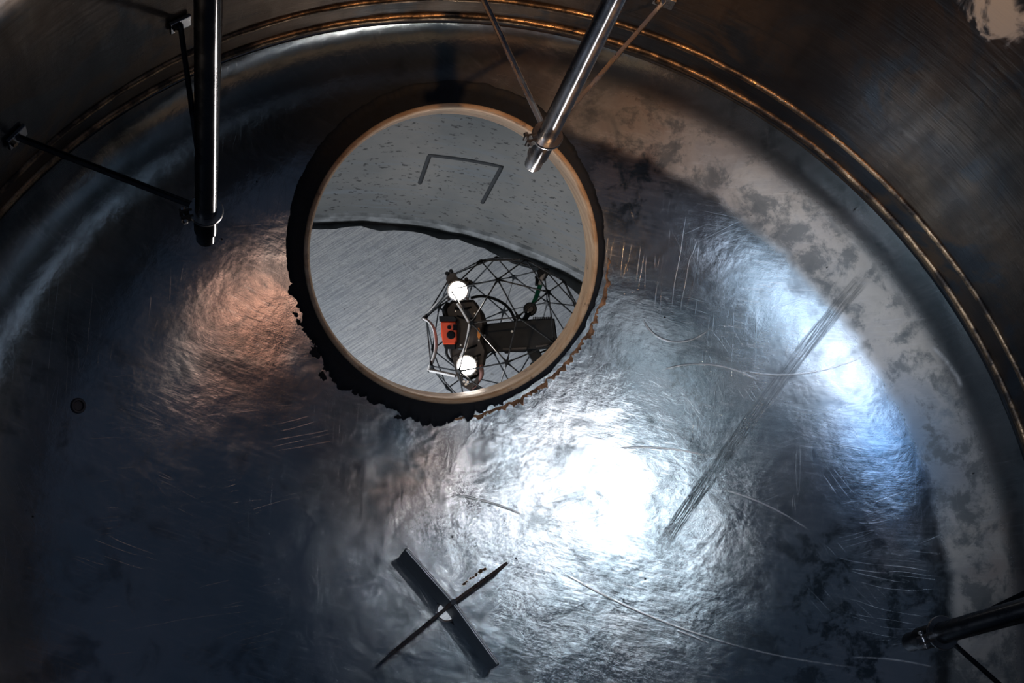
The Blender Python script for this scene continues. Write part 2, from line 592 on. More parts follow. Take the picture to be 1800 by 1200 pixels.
def add_prism(bm, poly, z0, z1, bev=0.0, m=None):
    """extruded polygon with inset edges top and bottom"""
    n = len(poly)
    cx = sum(p[0] for p in poly) / n
    cy = sum(p[1] for p in poly) / n

    def ring(z, k):
        out = []
        for x, y in poly:
            dx, dy = x - cx, y - cy
            L = math.hypot(dx, dy) or 1
            v = Vector((x - dx / L * k, y - dy / L * k, z))
            out.append(bm.verts.new(m @ v if m else v))
        return out
    if bev:
        rs = [ring(z0, bev), ring(z0 + bev, 0), ring(z1 - bev, 0), ring(z1, bev)]
    else:
        rs = [ring(z0, 0), ring(z1, 0)]
    for a, b in zip(rs, rs[1:]):
        for i in range(n):
            bm.faces.new((a[i], a[(i + 1) % n], b[(i + 1) % n], b[i]))
    bm.faces.new(rs[0][::-1])
    bm.faces.new(rs[-1])
    return bm


# ------------------------------------------------------------------ manway frame on the dish
H, HN = at_dish(795, 448)
AX = (HN + Vector((-0.05, 0.005, 0.0))).normalized()      # the neck's axis, up into the tank
HU = (Vector((1, 0, 0)) - AX * AX.x).normalized()
HV = AX.cross(HU)
RI, RO = 0.336, 0.350


def neck_on_dish(phi, r):
    o = H + (HU * math.cos(phi) + HV * math.sin(phi)) * r
    # along the axis to the plate
    P, n = on_dish(o + AX * 0.6, -AX)
    return P, (P - o).dot(AX), n


# ------------------------------------------------------------------ dished bottom
def build_dish():
    bm = bmesh.new()
    NA, NR = 288, 110
    rows = []
    for k in range(NA):
        phi = 2 * PI * k / NA
        P, s, n = neck_on_dish(phi, RO - 0.004)
        h = Vector((P.x, P.y))
        # outer circle point along the same heading from the hole centre
        dr = (h - Vector((H.x, H.y))).normalized()
        B = h.dot(dr)
        t = -B + math.sqrt(B * B - h.dot(h) + (R * 0.9999) ** 2)
        row = []
        for i in range(NR + 1):
            u = i / NR
            f = 1 - (1 - u) ** 1.9
            q = h + dr * (t * f)
            row.append(bm.verts.new((q.x, q.y, dish_z(q.x, q.y))))
        rows.append(row)
    for k in range(NA):
        a, b = rows[k], rows[(k + 1) % NA]
        for i in range(NR):
            bm.faces.new((a[i], b[i], b[i + 1], a[i + 1]))
    me = bpy.data.meshes.new('floor')
    bm.to_mesh(me)
    bm.free()
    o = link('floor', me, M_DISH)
    if me.polygons[0].normal.z < 0:
        me.flip_normals()
    sol = o.modifiers.new('thickness', 'SOLIDIFY')
    sol.thickness = 0.008
    sol.offset = -1
    # drain hole
    cb = bmesh.new()
    add_disc(cb, 0.021, -0.05, 0.05, Matrix.Translation((DR.x, DR.y, DR.z)), 40)
    cme = bpy.data.meshes.new('cut')
    cb.to_mesh(cme)
    cb.free()
    co = bpy.data.objects.new('cut', cme)
    COL.objects.link(co)
    bo = o.modifiers.new('drain', 'BOOLEAN')
    bo.object = co
    bo.operation = 'DIFFERENCE'
    bpy.context.view_layer.update()
    dg = bpy.context.evaluated_depsgraph_get()
    nm = bpy.data.meshes.new_from_object(o.evaluated_get(dg))
    o.modifiers.clear()
    o.data = nm
    bpy.data.objects.remove(co, do_unlink=True)
    for p in nm.polygons:
        p.use_smooth = True
    nm.set_sharp_from_angle(angle=math.radians(50))
    return o


DR = at_dish(785, 1074)[0]
o = build_dish()
o['kind'] = 'structure'
o['label'] = 'scratched dished steel bottom of the tank with a round manway in it'

# tank wall
bm = bmesh.new()
add_lathe(bm, [(R, 0), (R, 0.3), (R, 0.55), (R, 0.95), (R + 0.008, 0.95), (R + 0.008, 0)], seg=192)
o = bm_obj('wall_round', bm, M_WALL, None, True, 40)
o['kind'] = 'structure'
o['label'] = 'stained brown cylindrical tank wall around the dished bottom'


def bead(name, z, w, hgt, label):
    bm = bmesh.new()
    prof = [(R + 0.001, z - w)]
    for i in range(9):
        a = -PI / 2 + PI * i / 8
        prof.append((R - hgt * math.cos(a), z + w * math.sin(a)))
    prof.append((R + 0.001, z + w))
    seg = 360
    rings = []
    for k in range(seg):
        a = 2 * PI * k / seg
        jit = noise.noise(Vector((math.cos(a) * 25, math.sin(a) * 25, z * 9))) * 0.0016
        rings.append([bm.verts.new(((r - jit * (r < R)) * math.cos(a), (r - jit * (r < R)) * math.sin(a), zz)) for r, zz in prof])
    for k in range(seg):
        a, b = rings[k], rings[(k + 1) % seg]
        for i in range(len(prof) - 1):
            bm.faces.new((a[i], a[i + 1], b[i + 1], b[i]))
    o = bm_obj(name, bm, M_BEAD)
    o['kind'] = 'structure'
    o['label'] = label


bead('trim_1', 0.020, 0.010, 0.008, 'weld bead ring where the dished bottom meets the wall')
bead('trim_2', 0.088, 0.008, 0.007, 'upper weld bead ring on the tank wall')

# ------------------------------------------------------------------ pit below the tank
ZF = CAM.z - 4.5
RW = 1.605


def ring_slab(name, r0, r1, z0, z1, mat, seg=160, jag=0.0, label=''):
    bm = bmesh.new()
    rings = []
    for k in range(seg):
        a = 2 * PI * k / seg
        j = noise.fractal(Vector((math.cos(a) * 9, math.sin(a) * 9, 0)), 1, 2, 5) * jag
        rings.append([bm.verts.new((r * math.cos(a), r * math.sin(a), z)) for r, z in ((max(r0, 0.001), z0), (r1 + j, z0), (r1 + j, z1), (max(r0, 0.001), z1))])
    for k in range(seg):
        a, b = rings[k], rings[(k + 1) % seg]
        for i in range(4):
            bm.faces.new((a[i], a[(i + 1) % 4], b[(i + 1) % 4], b[i]))
    o = bm_obj(name, bm, mat, None, True, 30)
    o['kind'] = 'structure'
    o['label'] = label
    return o


gs = ring_slab('ground_slab', 0, 1.518, ZF - 0.15, ZF, M_FLOOR, 400, 0.02, 'pale broom-finished concrete slab far below the manway')
gs.location = (-0.05, 0.035, 0)
ring_slab('ground_gutter', 1.50, RW + 0.01, ZF - 0.15, ZF - 0.05, M_GUT, label='dark gutter round the concrete slab')
ring_slab('trim_3', RW - 0.014, RW + 0.005, ZF - 0.06, ZF + 0.012, M_CURB, label='thin pale concrete lip at the foot of the pit wall')
bm = bmesh.new()
add_lathe(bm, [(RW, ZF - 0.1), (RW, 0.6), (RW + 0.1, 0.6), (RW + 0.1, ZF - 0.1)], seg=160)
o = bm_obj('wall_pit', bm, M_PIT, None, True, 40)
o['kind'] = 'structure'
o['label'] = 'dark pitted concrete wall of the pit under the tank'


def pit_pt(px, py, rr=RW - 0.002):
    r = ray(px, py)
    A = r.x ** 2 + r.y ** 2
    B = 2 * (CAM.x * r.x + CAM.y * r.y)
    c = CAM.x ** 2 + CAM.y ** 2 - rr * rr
    return CAM + r * ((-B + math.sqrt(B * B - 4 * A * c)) / 2 / A)


# dark outline of a hatch in the pit wall
hp = [pit_pt(*p) for p in ((738, 322), (755, 273), (882, 293), (848, 356))]
ang = [math.atan2(p.y, p.x) for p in hp]


def wall_arc(p, q, n=14):
    a0, a1 = math.atan2(p.y, p.x), math.atan2(q.y, q.x)
    return [Vector((RW * math.cos(a0 + (a1 - a0) * i / n), RW * math.sin(a0 + (a1 - a0) * i / n), p.z + (q.z - p.z) * i / n)) for i in range(n + 1)]


bm = bmesh.new()
path = wall_arc(hp[0], hp[1]) + wall_arc(hp[1], hp[2])[1:] + wall_arc(hp[2], hp[3])[1:]
add_tube(bm, path, 0.0075, 8)
hf = bm_obj('hatch_outline', bm, M_LINE)
tag(hf, 'dark three-sided rectangular hatch outline on the concrete pit wall seen through the manway', 'hatch')


# ------------------------------------------------------------------ manway neck
mw = empty('manway_neck', H)
tag(mw, 'round tan steel manway neck let into the dished bottom, drone below it', 'manway')


def neck():
    bm = bmesh.new()
    seg = 240
    rows = []
    low = -0.055
    for k in range(seg):
        phi = 2 * PI * k / seg
        e = HU * math.cos(phi) + HV * math.sin(phi)
        P, s, n = neck_on_dish(phi, RO)
        top = s + 0.010
        jj = noise.noise(Vector((math.cos(phi) * 12, math.sin(phi) * 12, 0))) * 0.0015
        row = [e * (RI + 0.002) + AX * (top - 0.004), e * RI + AX * (top - 0.010), e * (RI + jj) + AX * (0.5 * (top + low)), e * RI + AX * low,
               e * (RO) + AX * low, e * (RO) + AX * (top - 0.003), e * (RO - 0.003) + AX * top, e * (RI + 0.005) + AX * top]
        rows.append([bm.verts.new(v) for v in row])
    for k in range(seg):
        a, b = rows[k], rows[(k + 1) % seg]
        for i in range(len(a)):
            bm.faces.new((a[i], a[(i + 1) % len(a)], b[(i + 1) % len(a)], b[i]))
    return bm_obj('neck_wall', bm, M_SLEEVE, mw, True, 50)


neck()


def interp(tab, x):
    x = x % 360
    for (a, va), (b, vb) in zip(tab, tab[1:]):
        if a <= x <= b:
            return va + (vb - va) * (x - a) / (b - a)
    return tab[0][1]


# black mastic spread round the neck; angle is anticlockwise from image right
MAST = [(0, .018), (40, .028), (62, .048), (90, .050), (120, .054), (150, .050), (180, .041), (210, .037), (232, .052), (250, .038), (262, .050), (275, .034), (290, .018), (320, .012), (360, .018)]
bm = bmesh.new()
seg = 720
rows = []
for k in range(seg):
    phi = 2 * PI * k / seg
    dg_ = math.degrees(phi)
    wd = interp(MAST, dg_)
    ragamp = 0.017 if 190 < dg_ < 290 else 0.004
    rag = noise.fractal(Vector((math.cos(phi) * 5, math.sin(phi) * 5, 3)), 0.45, 2.3, 8)
    wd = max(0.006, wd + rag * ragamp)
    row = []
    for f, hh in ((0.0, 0.007), (0.6, 0.005), (0.93, 0.0035), (1.0, -0.001)):
        P, s, n = neck_on_dish(phi, RO - 0.001 + wd * f)
        row.append(bm.verts.new(P + n * hh - H))
    rows.append(row)
for k in range(seg):
    a, b = rows[k], rows[(k + 1) % seg]
    for i in range(3):
        bm.faces.new((a[i], b[i], b[i + 1], a[i + 1]))
bm_obj('mastic_seal', bm, M_SEAL, mw)


def blob_on_dish(name, px, py, size, mat, seed, hh=0.003, n=14, asp=1.0, rot=0.0, parent=None, origin=None):
    """small ragged lump lying on the plate"""
    P, nn = at_dish(px, py)
    u = (Vector((1, 0, 0)) - nn * nn.x).normalized()
    v = nn.cross(u)
    bm = bmesh.new()
    og = origin or P
    ring = []
    mid = []
    rnd = random.Random(seed)
    for k in range(n):
        a = 2 * PI * k / n
        rr = size * (0.7 + 0.5 * rnd.random())
        x, y = rr * math.cos(a), rr * math.sin(a) * asp
        x, y = x * math.cos(rot) - y * math.sin(rot), x * math.sin(rot) + y * math.cos(rot)
        q = P + u * x + v * y
        Q, _n = on_dish(q + nn * 0.2, -nn)
        ring.append(bm.verts.new(Q - nn * 0.001 - og))
        q = P + u * x * 0.6 + v * y * 0.6
        Q, _n = on_dish(q + nn * 0.2, -nn)
        mid.append(bm.verts.new(Q + nn * hh * (0.7 + 0.6 * rnd.random()) - og))
    top = bm.verts.new(P + nn * hh * 1.2 - og)
    for k in range(n):
        j = (k + 1) % n
        bm.faces.new((ring[k], ring[j], mid[j], mid[k]))
        bm.faces.new((mid[k], mid[j], top))
    o = bm_obj(name, bm, mat, parent)
    if not parent:
        o.location = og
    return o


# flaked-off patches of mastic
PATCH = [((557, 618), .016, 1.3, 1.2), ((575, 645), .013, 1.0, 0), ((567, 660), .009, 1.6, .5), ((552, 600), .008, 1, 0), ((624, 690), .007, 1.2, 0),
         ((640, 694), .005, 1, 0), ((520, 553), .006, 1.6, .7), ((525, 566), .006, 1.8, .3), ((516, 551), .003, 1, 0), ((700, 733), .012, 0.5, 0), ((735, 738), .010, 0.5, .2)]
PL = ['largest black mastic patch on the steel, lower left beside the manway seal',
      'wide black mastic patch hanging below the largest one, left of the manway',
      'lowest black mastic patch left of the manway, tall and narrow',
      'small black mastic patch above the largest one at the seal edge',
      'black mastic crumb below left of the manway seal, farther left of two',
      'black mastic crumb below left of the manway seal, farther right of two',
      'upper long black speck on the brown steel left of the manway',
      'lower long black speck on the brown steel left of the manway',
      'tiniest black dot between two long specks left of the manway',
      'flat black mastic patch under the manway seal, left one of two',
      'flat black mastic patch under the manway seal, right one of two']
for i, (p, s, asp, rt) in enumerate(PATCH):
    o = blob_on_dish('mastic_patch', p[0], p[1], s, M_SEAL, 40 + i, 0.002, 22, asp, rt)
    o['label'] = PL[i]
    o['category'] = 'patch'
    o['group'] = 'mastic patches round the manway'

# brown crust along the lower right of the neck
bm = bmesh.new()
seg = 260
rows = []
for k in range(seg + 1):
    phi = math.radians(268 + 92 * k / seg)
    fade = math.sin(PI * k / seg) ** 0.35
    rg = noise.fractal(Vector((math.cos(phi) * 20, math.sin(phi) * 20, 9)), 0.7, 2, 6)
    r0 = RO + 0.016 + interp(MAST, math.degrees(phi)) * 0.45 + 0.004 * rg
    wdt = max(0.002, (0.012 + 0.010 * rg) * fade)
    row = []
    for f, hh in ((0, -0.001), (0.3, 0.005 + 0.003 * rg), (0.7, 0.004), (1, -0.001)):
        P, s, n = neck_on_dish(phi, r0 + wdt * f)
        row.append(bm.verts.new(P + n * hh * fade - H))
    rows.append(row)
for a, b in zip(rows, rows[1:]):
    for i in range(3):
        bm.faces.new((a[i], b[i], b[i + 1], a[i + 1]))
o = bm_obj('rust_crust', bm, M_CRUST, mw)
o['label'] = 'brown flaky crust'


# ------------------------------------------------------------------ hanging pipes with their braces
ZB = 0.19 * R


def pipe(clamp_px, targets, label, mat, top_z=1.6, blabels=None):
    c = at_z(clamp_px[0], clamp_px[1], ZB)
    root = empty('hanging_pipe', (c.x, c.y, ZB - 0.125))
    tag(root, label, 'pipe')
    base = Vector((c.x, c.y, ZB - 0.125))

    def L(v):
        return Vector(v) - base
    z0 = ZB - 0.125
    # long tube with open end
    bm = bmesh.new()
    prof = [(0.0195, 0.055), (0.0195, top_z - z0), (0.0175, top_z - z0), (0.0175, 0.055)]
    add_lathe(bm, prof, seg=40)
    bm_obj('tube', bm, mat, root, True, 40)
    # socket at the end: split sleeve with a step, hollow
    bm = bmesh.new()
    prof = [(0.0155, 0.0), (0.0165, -0.001), (0.0178, 0.002), (0.0178, 0.040), (0.0215, 0.044), (0.0215, 0.105), (0.0200, 0.108), (0.0193, 0.108), (0.0193, 0.05), (0.0155, 0.045)]
    add_lathe(bm, prof, seg=40)
    bm_obj('end_socket', bm, mat, root, True, 35)
    # collar plate round the tube
    bm = bmesh.new()
    zc = ZB - z0
    add_lathe(bm, [(0.0198, zc - 0.004), (0.030, zc - 0.004), (0.0312, zc - 0.002), (0.0312, zc + 0.002), (0.030, zc + 0.004), (0.0198, zc + 0.004)], seg=48)
    col = bm_obj('clamp_collar', bm, M_STEEL2, root, True, 35)
    dirs = [(Vector((t.x, t.y, 0)) - Vector((c.x, c.y, 0))).normalized() for t in targets]
    # clamp lug with bolts on the side away from the first brace
    lug = Vector((-0.80, -0.20, 0)).normalized()
    side = Vector((-lug.y, lug.x, 0))
    for s_ in (-1, 1):
        bm = bmesh.new()
        m = Matrix.Translation(L(c) + lug * 0.036 + side * 0.006 * s_ + Vector((0, 0, -0.004)))
        add_prism(bm, [(-0.012, -0.002), (0.010, -0.002), (0.010, 0.002), (-0.012, 0.002)], -0.010, 0.010, 0.0006, m @ Matrix.Rotation(math.atan2(lug.y, lug.x), 4, 'Z'))
        bm_obj('clamp_lug', bm, M_GREY, root, False)
    bm = bmesh.new()
    mm = Matrix.Translation(L(c) + lug * 0.040 + Vector((0, 0, -0.003))) @ side.to_track_quat('Z', 'Y').to_matrix().to_4x4()
    add_disc(bm, 0.0028, -0.016, 0.016, mm, 10)
    add_disc(bm, 0.0052, 0.010, 0.015, mm, 6)
    add_disc(bm, 0.0052, -0.015, -0.010, mm, 6)
    bm_obj('clamp_bolt', bm, M_STEEL2, root, False)
    for t, dr in zip(targets, dirs):
        # a brace is a rod running out horizontally to the wall
        h = Vector((c.x, c.y))
        d2 = Vector((dr.x, dr.y))
        B = h.dot(d2)
        tt = -B + math.sqrt(B * B - h.dot(h) + (R - 0.006) ** 2)
        e = Vector((c.x + dr.x * tt, c.y + dr.y * tt, ZB))
        b0 = Vector((c.x, c.y, ZB)) + dr * 0.028
        # angle-section brace: two thin legs
        sd = Vector((-dr.y, dr.x, 0))
        bm = bmesh.new()
        q = [(-0.0050, 0), (0.0050, 0), (0.0050, 0.0016), (-0.0034, 0.0016), (-0.0034, 0.0095), (-0.0050, 0.0095)]
        ra, rb = [], []
        for (sx, sz) in q:
            ra.append(bm.verts.new(L(b0 + sd * sx + Vector((0, 0, sz - 0.004)))))
            rb.append(bm.verts.new(L(e + sd * sx + Vector((0, 0, sz - 0.004)))))
        for i in range(6):
            bm.faces.new((ra[i], ra[(i + 1) % 6], rb[(i + 1) % 6], rb[i]))
        bm.faces.new(ra)
        bm.faces.new(rb[::-1])
        bmesh.ops.bevel(bm, geom=bm.edges[:], offset=0.0004, segments=1, affect='EDGES')
        br = bm_obj('brace', bm, mat, root, True, 30)
        # wall bracket plate with a bolt head
        bm = bmesh.new()
        rd = Vector((e.x, e.y, 0)).normalized()
        tg = Vector((-rd.y, rd.x, 0))
        mm = Matrix.Translation(L(e))
        fr = Matrix((tg, Vector((0, 0, 1)), -rd)).transposed().to_4x4()
        add_prism(bm, [(-0.022, -0.016), (0.022, -0.016), (0.022, 0.016), (-0.022, 0.016)], -0.003, 0.004, 0.001, mm @ fr)
        bk = bm_obj('wall_bracket', bm, M_STEEL2, root, False)
        bm = bmesh.new()
        add_disc(bm, 0.006, 0.004, 0.010, mm @ fr @ Matrix.Translation((0.013, 0, 0)), 6)
        bm_obj('bracket_bolt', bm, M_BEAD, bk, False)
    return root


pipe((962, 238), [at_z(1165, 5, ZB), at_z(848, -5, ZB)], 'bright polished steel pipe hanging over the manway rim, braced to the wall', M_STEEL)
pipe((362, 370), [at_z(15, 235, ZB), at_z(315, 30, ZB)], 'shaded steel pipe hanging at the left with one thin bright highlight down it', M_STEEL_SHADE)
pipe((1657, 1112), [at_z(1790, 1048, ZB), at_z(1745, 1190, ZB)], 'shaded steel pipe reaching in at the lower right corner over the dish', M_STEEL_SHADE)

# ------------------------------------------------------------------ vortex breaker over the drain
vb = empty('vortex_breaker', DR)
tag(vb, 'cross of four upright steel plates standing over the small drain hole', 'vortex breaker')
ZT = DR.z + 0.112
ctr = at_z(797, 1058, ZT)
ctr.z = ZT
for k, (tx, ty, ht) in enumerate(((713, 963, 0.094), (893, 988, 0.050), (877, 1168, 0.094), (683, 1152, 0.094))):
    e = at_z(tx, ty, ZT)
    dr = Vector((e.x - ctr.x, e.y - ctr.y, 0))
    Ln = dr.length
    dr.normalize()
    sd = Vector((-dr.y, dr.x, 0))
    bm = bmesh.new()
    n = 12
    hw = 0.0032
    cols = []
    for i in range(n + 1):
        s = Ln * i / n
        p = Vector((ctr.x, ctr.y, 0)) + dr * s
        # edge is cut back a little at the outer top corner
        zt = ZT - (0.006 if i == n else 0)
        zb = dish_z(p.x, p.y) - 0.002
        near = (Vector((p.x, p.y)) - Vector((DR.x, DR.y))).length
        if near < 0.026:
            zb = DR.z + 0.018
        cols.append([bm.verts.new(Vector((p.x, p.y, z)) + sd * w_ - DR) for w_, z in ((-hw, zb), (hw, zb), (hw, zt - 0.001), (hw * .6, zt), (-hw * .6, zt), (-hw, zt - 0.001))])
    for a, b in zip(cols, cols[1:]):
        for i in range(6):
            bm.faces.new((a[i], a[(i + 1) % 6], b[(i + 1) % 6], b[i]))
    bm.faces.new(cols[0])
    bm.faces.new(cols[-1][::-1])
    vn = bm_obj('vane', bm, M_PLATE, vb, True, 30)
    for sgn in (-1, 1):  # bright rods added to paint in the lit top edge of the vane
        tube('lit_edge', [Vector((ctr.x, ctr.y, ZT - 0.0005)) + sd * 0.0019 * sgn + dr * 0.006 - DR, Vector((ctr.x, ctr.y, ZT - 0.0005)) + sd * 0.0019 * sgn + dr * (Ln - 0.004) - DR], 0.0019, M_STEEL2, vn, 8)
bm = bmesh.new()
add_disc(bm, 0.0065, 0.02, ZT - DR.z + 0.002, Matrix.Translation((ctr.x - DR.x, ctr.y - DR.y, 0)), 16, 0.001)
bm_obj('centre_post', bm, M_PLATE, vb, True, 40)
# drain rim
bm = bmesh.new()
add_lathe(bm, [(0.0205, -0.03), (0.0205, 0.001), (0.023, 0.0025), (0.026, 0.002), (0.026, -0.03)], seg=48)
o = bm_obj('drain_rim', bm, M_STEEL2, None, True, 40)
o.location = DR
tag(o, 'small round steel drain opening under the cross of plates', 'drain')

# rust flakes on the upper right vane of the breaker, lying on the plate
FL = [((851, 1008), .0075), ((843, 1014), .006), ((858, 1004), .005), ((833, 1020), .004), ((826, 1026), .004), ((822, 1030), .005), ((838, 1018), .0035)]
for i, (p, s) in enumerate(FL):
    o = blob_on_dish('rust_flake', p[0] - 6, p[1] - 4, s, M_CRUST, 70 + i, 0.006, 10, 0.7, .6)
    o['label'] = ['biggest brown rust flake beside the upper right arm of the steel cross',
                  'second biggest rust flake, just below the biggest beside the steel cross',
                  'rust flake farthest from the centre beside the upper right cross arm',
                  'middle one of the row of small rust flakes by the cross arm',
                  'small rust flake next to last towards the centre of the cross',
                  'rust flake nearest the centre of the steel cross',
                  'tiniest rust flake, between the big ones and the small row'][i]
    o['category'] = 'rust flake'
    o['group'] = 'rust flakes beside the steel cross'
SP = [((795, 943), .0030), ((907, 981), .0025), ((925, 1005), .0020), ((1134, 1017), .0028), ((855, 720), .002)]
for i, (p, s) in enumerate(SP):
    o = blob_on_dish('dirt_speck', p[0], p[1], s * 1.2, M_SEAL, 90 + i, 0.002, 10)
    o['label'] = ['round black speck on bright steel above the steel cross',
                  'black speck just right of the cross arm tip with rust flakes',
                  'small black speck right of and below the upper right cross arm tip',
                  'black speck below the large white glare, far right of the cross',
                  'small black speck on the steel just below the manway'][i]
    o['category'] = 'speck'
    o['group'] = 'black specks on the bright steel'
# small blanking plug in the dark left part of the dish
P, n = at_dish(137, 713)
bm = bmesh.new()
mm = n.to_track_quat('Z', 'Y').to_matrix().to_4x4()
add_lathe(bm, [(0.010, -0.002), (0.0165, -0.002), (0.0165, 0.003), (0.0150, 0.005), (0.0115, 0.005), (0.010, 0.003)], mm, 32)
add_disc(bm, 0.0101, -0.002, 0.001, mm, 24)
o = bm_obj('blanking_plug', bm, M_PLATE, None, True, 35)
o.location = P
tag(o, 'small round plug in the dark left part of the dished bottom', 'plug')

# ------------------------------------------------------------------ the caged drone
RAD = 0.22
K = RAD / 142.4
cz = RAD * F / 142.4
DC = CAM + M3 @ Vector(((887.75 - 900) / F * cz, (589.4 - 600) / F * cz, cz))
dr_ = empty('caged_drone', DC, CR.to_quaternion())
tag(dr_, 'inspection drone in a black geodesic cage, two lit lamps, red camera head', 'drone')
import builtins


def Q(x, y, z=0.0):
    """drone frame: x right, y up, z towards its lamps' front, from picture units"""
    return Vector(((x - 887.75) * K, -(y - 589.4) * K, z * K))


RM = np.array([[0.4268170745505755, 0.08228503318674463, 0.9005866744436899], [0.657421653887825, 0.6555943526779764, -0.3714738399081984], [-0.620986275107176, 0.7506165586037931, 0.2257229010940478]])
phi_ = (1 + 5 ** .5) / 2
vv = []
for s1 in (1, -1):
    for s2 in (1, -1):
        vv += [(0, s1, s2 * phi_), (s1, s2 * phi_, 0), (s2 * phi_, 0, s1)]
vv = np.array(vv, float)
vv /= np.linalg.norm(vv[0])
ed = [(i, j) for i in range(12) for j in range(i) if np.linalg.norm(vv[i] - vv[j]) < 1.1]
mids = np.array([(vv[i] + vv[j]) for i, j in ed])
mids /= np.linalg.norm(mids, axis=1)[:, None]
WW = np.r_[vv, mids]
GG = WW @ RM.T
# z of the fit points away from the camera; the frame's z points to it
NOD = [Vector((g[0], -g[1], -g[2])) * RAD for g in GG]
edges = []
for i in range(len(WW)):
    for j in range(i):
        if np.linalg.norm(WW[i] - WW[j]) < 0.66:
            edges.append((i, j))


def near(px, py, front=None):
    best = None
    for i, p in enumerate(NOD):
        x, y = p.x / K + 887.75, -p.y / K + 589.4
        if front is True and p.z < -0.05:
            continue
        if front is False and p.z > 0.05:
            continue
        d = math.hypot(x - px, y - py)
        if best is None or d < best[0]:
            best = (d, i)
    return best[1]


nC, nA, nB, nL1, nL2, nT = near(830, 568, True), near(876, 493, True), near(911, 558, True), near(749, 556), near(758, 643, True), near(793, 509, True)
nLo = near(808, 652, True)
nE = near(769, 585, True)
# open front: its centre hub and the struts meeting there are replaced by the bowed frame
drop = {nE}
for i, p in enumerate(NOD):
    if i in drop:
        continue
    bm = bmesh.new()
    nrm = p.normalized()
    m = Matrix.Translation(p) @ nrm.to_track_quat('Z', 'Y').to_matrix().to_4x4()
    add_disc(bm, 4.2 * K, -3.0 * K, 1.4 * K, m, 10, 0.6 * K)
    for (a, b) in edges:
        if i in (a, b):
            q = b if a == i else a
            if q in drop:
                continue
            d = (NOD[q] - p).normalized()
            add_tube(bm, (p + d * 2 * K, p + d * 9.5 * K), [2.1 * K, 1.5 * K], 8)
    bm_obj('cage_joint', bm, M_BLK, dr_, True, 40)
keep = [(a, b) for a, b in edges if a not in drop and b not in drop]
keep.sort(key=lambda e: (NOD[e[0]].x + NOD[e[1]].x) - (NOD[e[0]].y + NOD[e[1]].y) * -0.6)
for (a, b) in keep[:100]:
    A, B = NOD[a], NOD[b]
    d = (B - A).normalized()
    o = tube('cage_strut', (A + d * 3 * K, B - d * 3 * K), 1.25 * K, M_CARBON, dr_, 8)
bm = bmesh.new()
for (a, b) in keep[100:]:
    A, B = NOD[a], NOD[b]
    d = (B - A).normalized()
    add_tube(bm, (A + d * 3 * K, B - d * 3 * K), 1.25 * K, 8)
if len(keep) > 100:
    o = bm_obj('cage_strut', bm, M_CARBON, dr_, True, 40)
    o['kind'] = 'stuff'
else:
    bm.free()


def curve_pts(pts, n=8):
    """Catmull-Rom through points"""
    P = [pts[0]] + list(pts) + [pts[-1]]
    out = []
    for i in range(1, len(P) - 2):
        for k in range(n):
            t = k / n
            a, b, c, d = P[i - 1], P[i], P[i + 1], P[i + 2]
            out.append(0.5 * ((2 * b) + (c - a) * t + (2 * a - 5 * b + 4 * c - d) * t * t + (3 * b - a - 3 * c + d) * t ** 3))
    out.append(pts[-1])
    return out


def zf(x, y, f=1.0):
    """height of the cage's front at a point"""
    q = RAD ** 2 - ((x - 887.75) * K) ** 2 - ((y - 589.4) * K) ** 2
    return math.sqrt(max(q, 0)) / K * f


# pale bowed frame round the open front
def strip(pts, r, mat, name='front_frame', flat=None):
    return tube(name, curve_pts([Q(*p) for p in pts]), r * K, mat, dr_, 10, True, flat)


o = strip([(746, 560, 18), (757, 567, 24), (765, 580, 30), (768, 600, 32), (766, 620, 30), (760, 636, 26), (755, 650, 22)], 2.6, M_WHT, flat=((0, 0, 1), 2.0))
o['label'] = 'pale bowed strip of the open front'
o = strip([(757, 566, 20), (766, 580, 26), (770, 600, 28), (768, 620, 26), (762, 637, 22), (757, 651, 18)], 1.3, M_BLK)
o = strip([(758, 650, 30), (780, 654, 42), (803, 659, 52)], 3.1, M_WHT, flat=((0, 0, 1), 1.5))
o = strip([(809, 536, 100), (818, 550, 106), (828, 567, 110)], 3.0, M_WHT, flat=((0, 0, 1), 1.2))
o = strip([(829, 570, 110), (826, 590, 104), (821, 610, 98), (813, 627, 90)], 2.6, M_WHT, flat=((0, 0, 1), 1.2))
o = strip([(748, 556, 8), (768, 535, 20), (792, 516, 34)], 2.4, M_WHT, flat=((0, 0, 1), 1.6))
o = strip([(750, 559, 12), (771, 538, 24), (794, 519, 38)], 1.2, M_BLK)
for p in ((746, 560, 14), (756, 650, 20)):
    bm = bmesh.new()
    bmesh.ops.create_uvsphere(bm, u_segments=12, v_segments=8, radius=4.0 * K, matrix=Matrix.Translation(Q(*p)))
    bm_obj('frame_joint', bm, M_BLK, dr_)

# body shell
def prism(name, poly, z0, z1, mat, bev=2.0, parent=dr_, smooth=True):
    bm = bmesh.new()
    pl = [((x - 887.75) * K, -(y - 589.4) * K) for x, y in poly]
    add_prism(bm, pl[::-1], z0 * K, z1 * K, bev * K)
    return bm_obj(name, bm, mat, parent, smooth, 30)


def disc(name, x, y, z0, z1, r, mat, parent=dr_, bev=0.8, seg=28):
    bm = bmesh.new()
    c = Q(x, y)
    add_disc(bm, r * K, z0 * K, z1 * K, Matrix.Translation(c), seg, bev * K)
    return bm_obj(name, bm, mat, parent, True, 35)


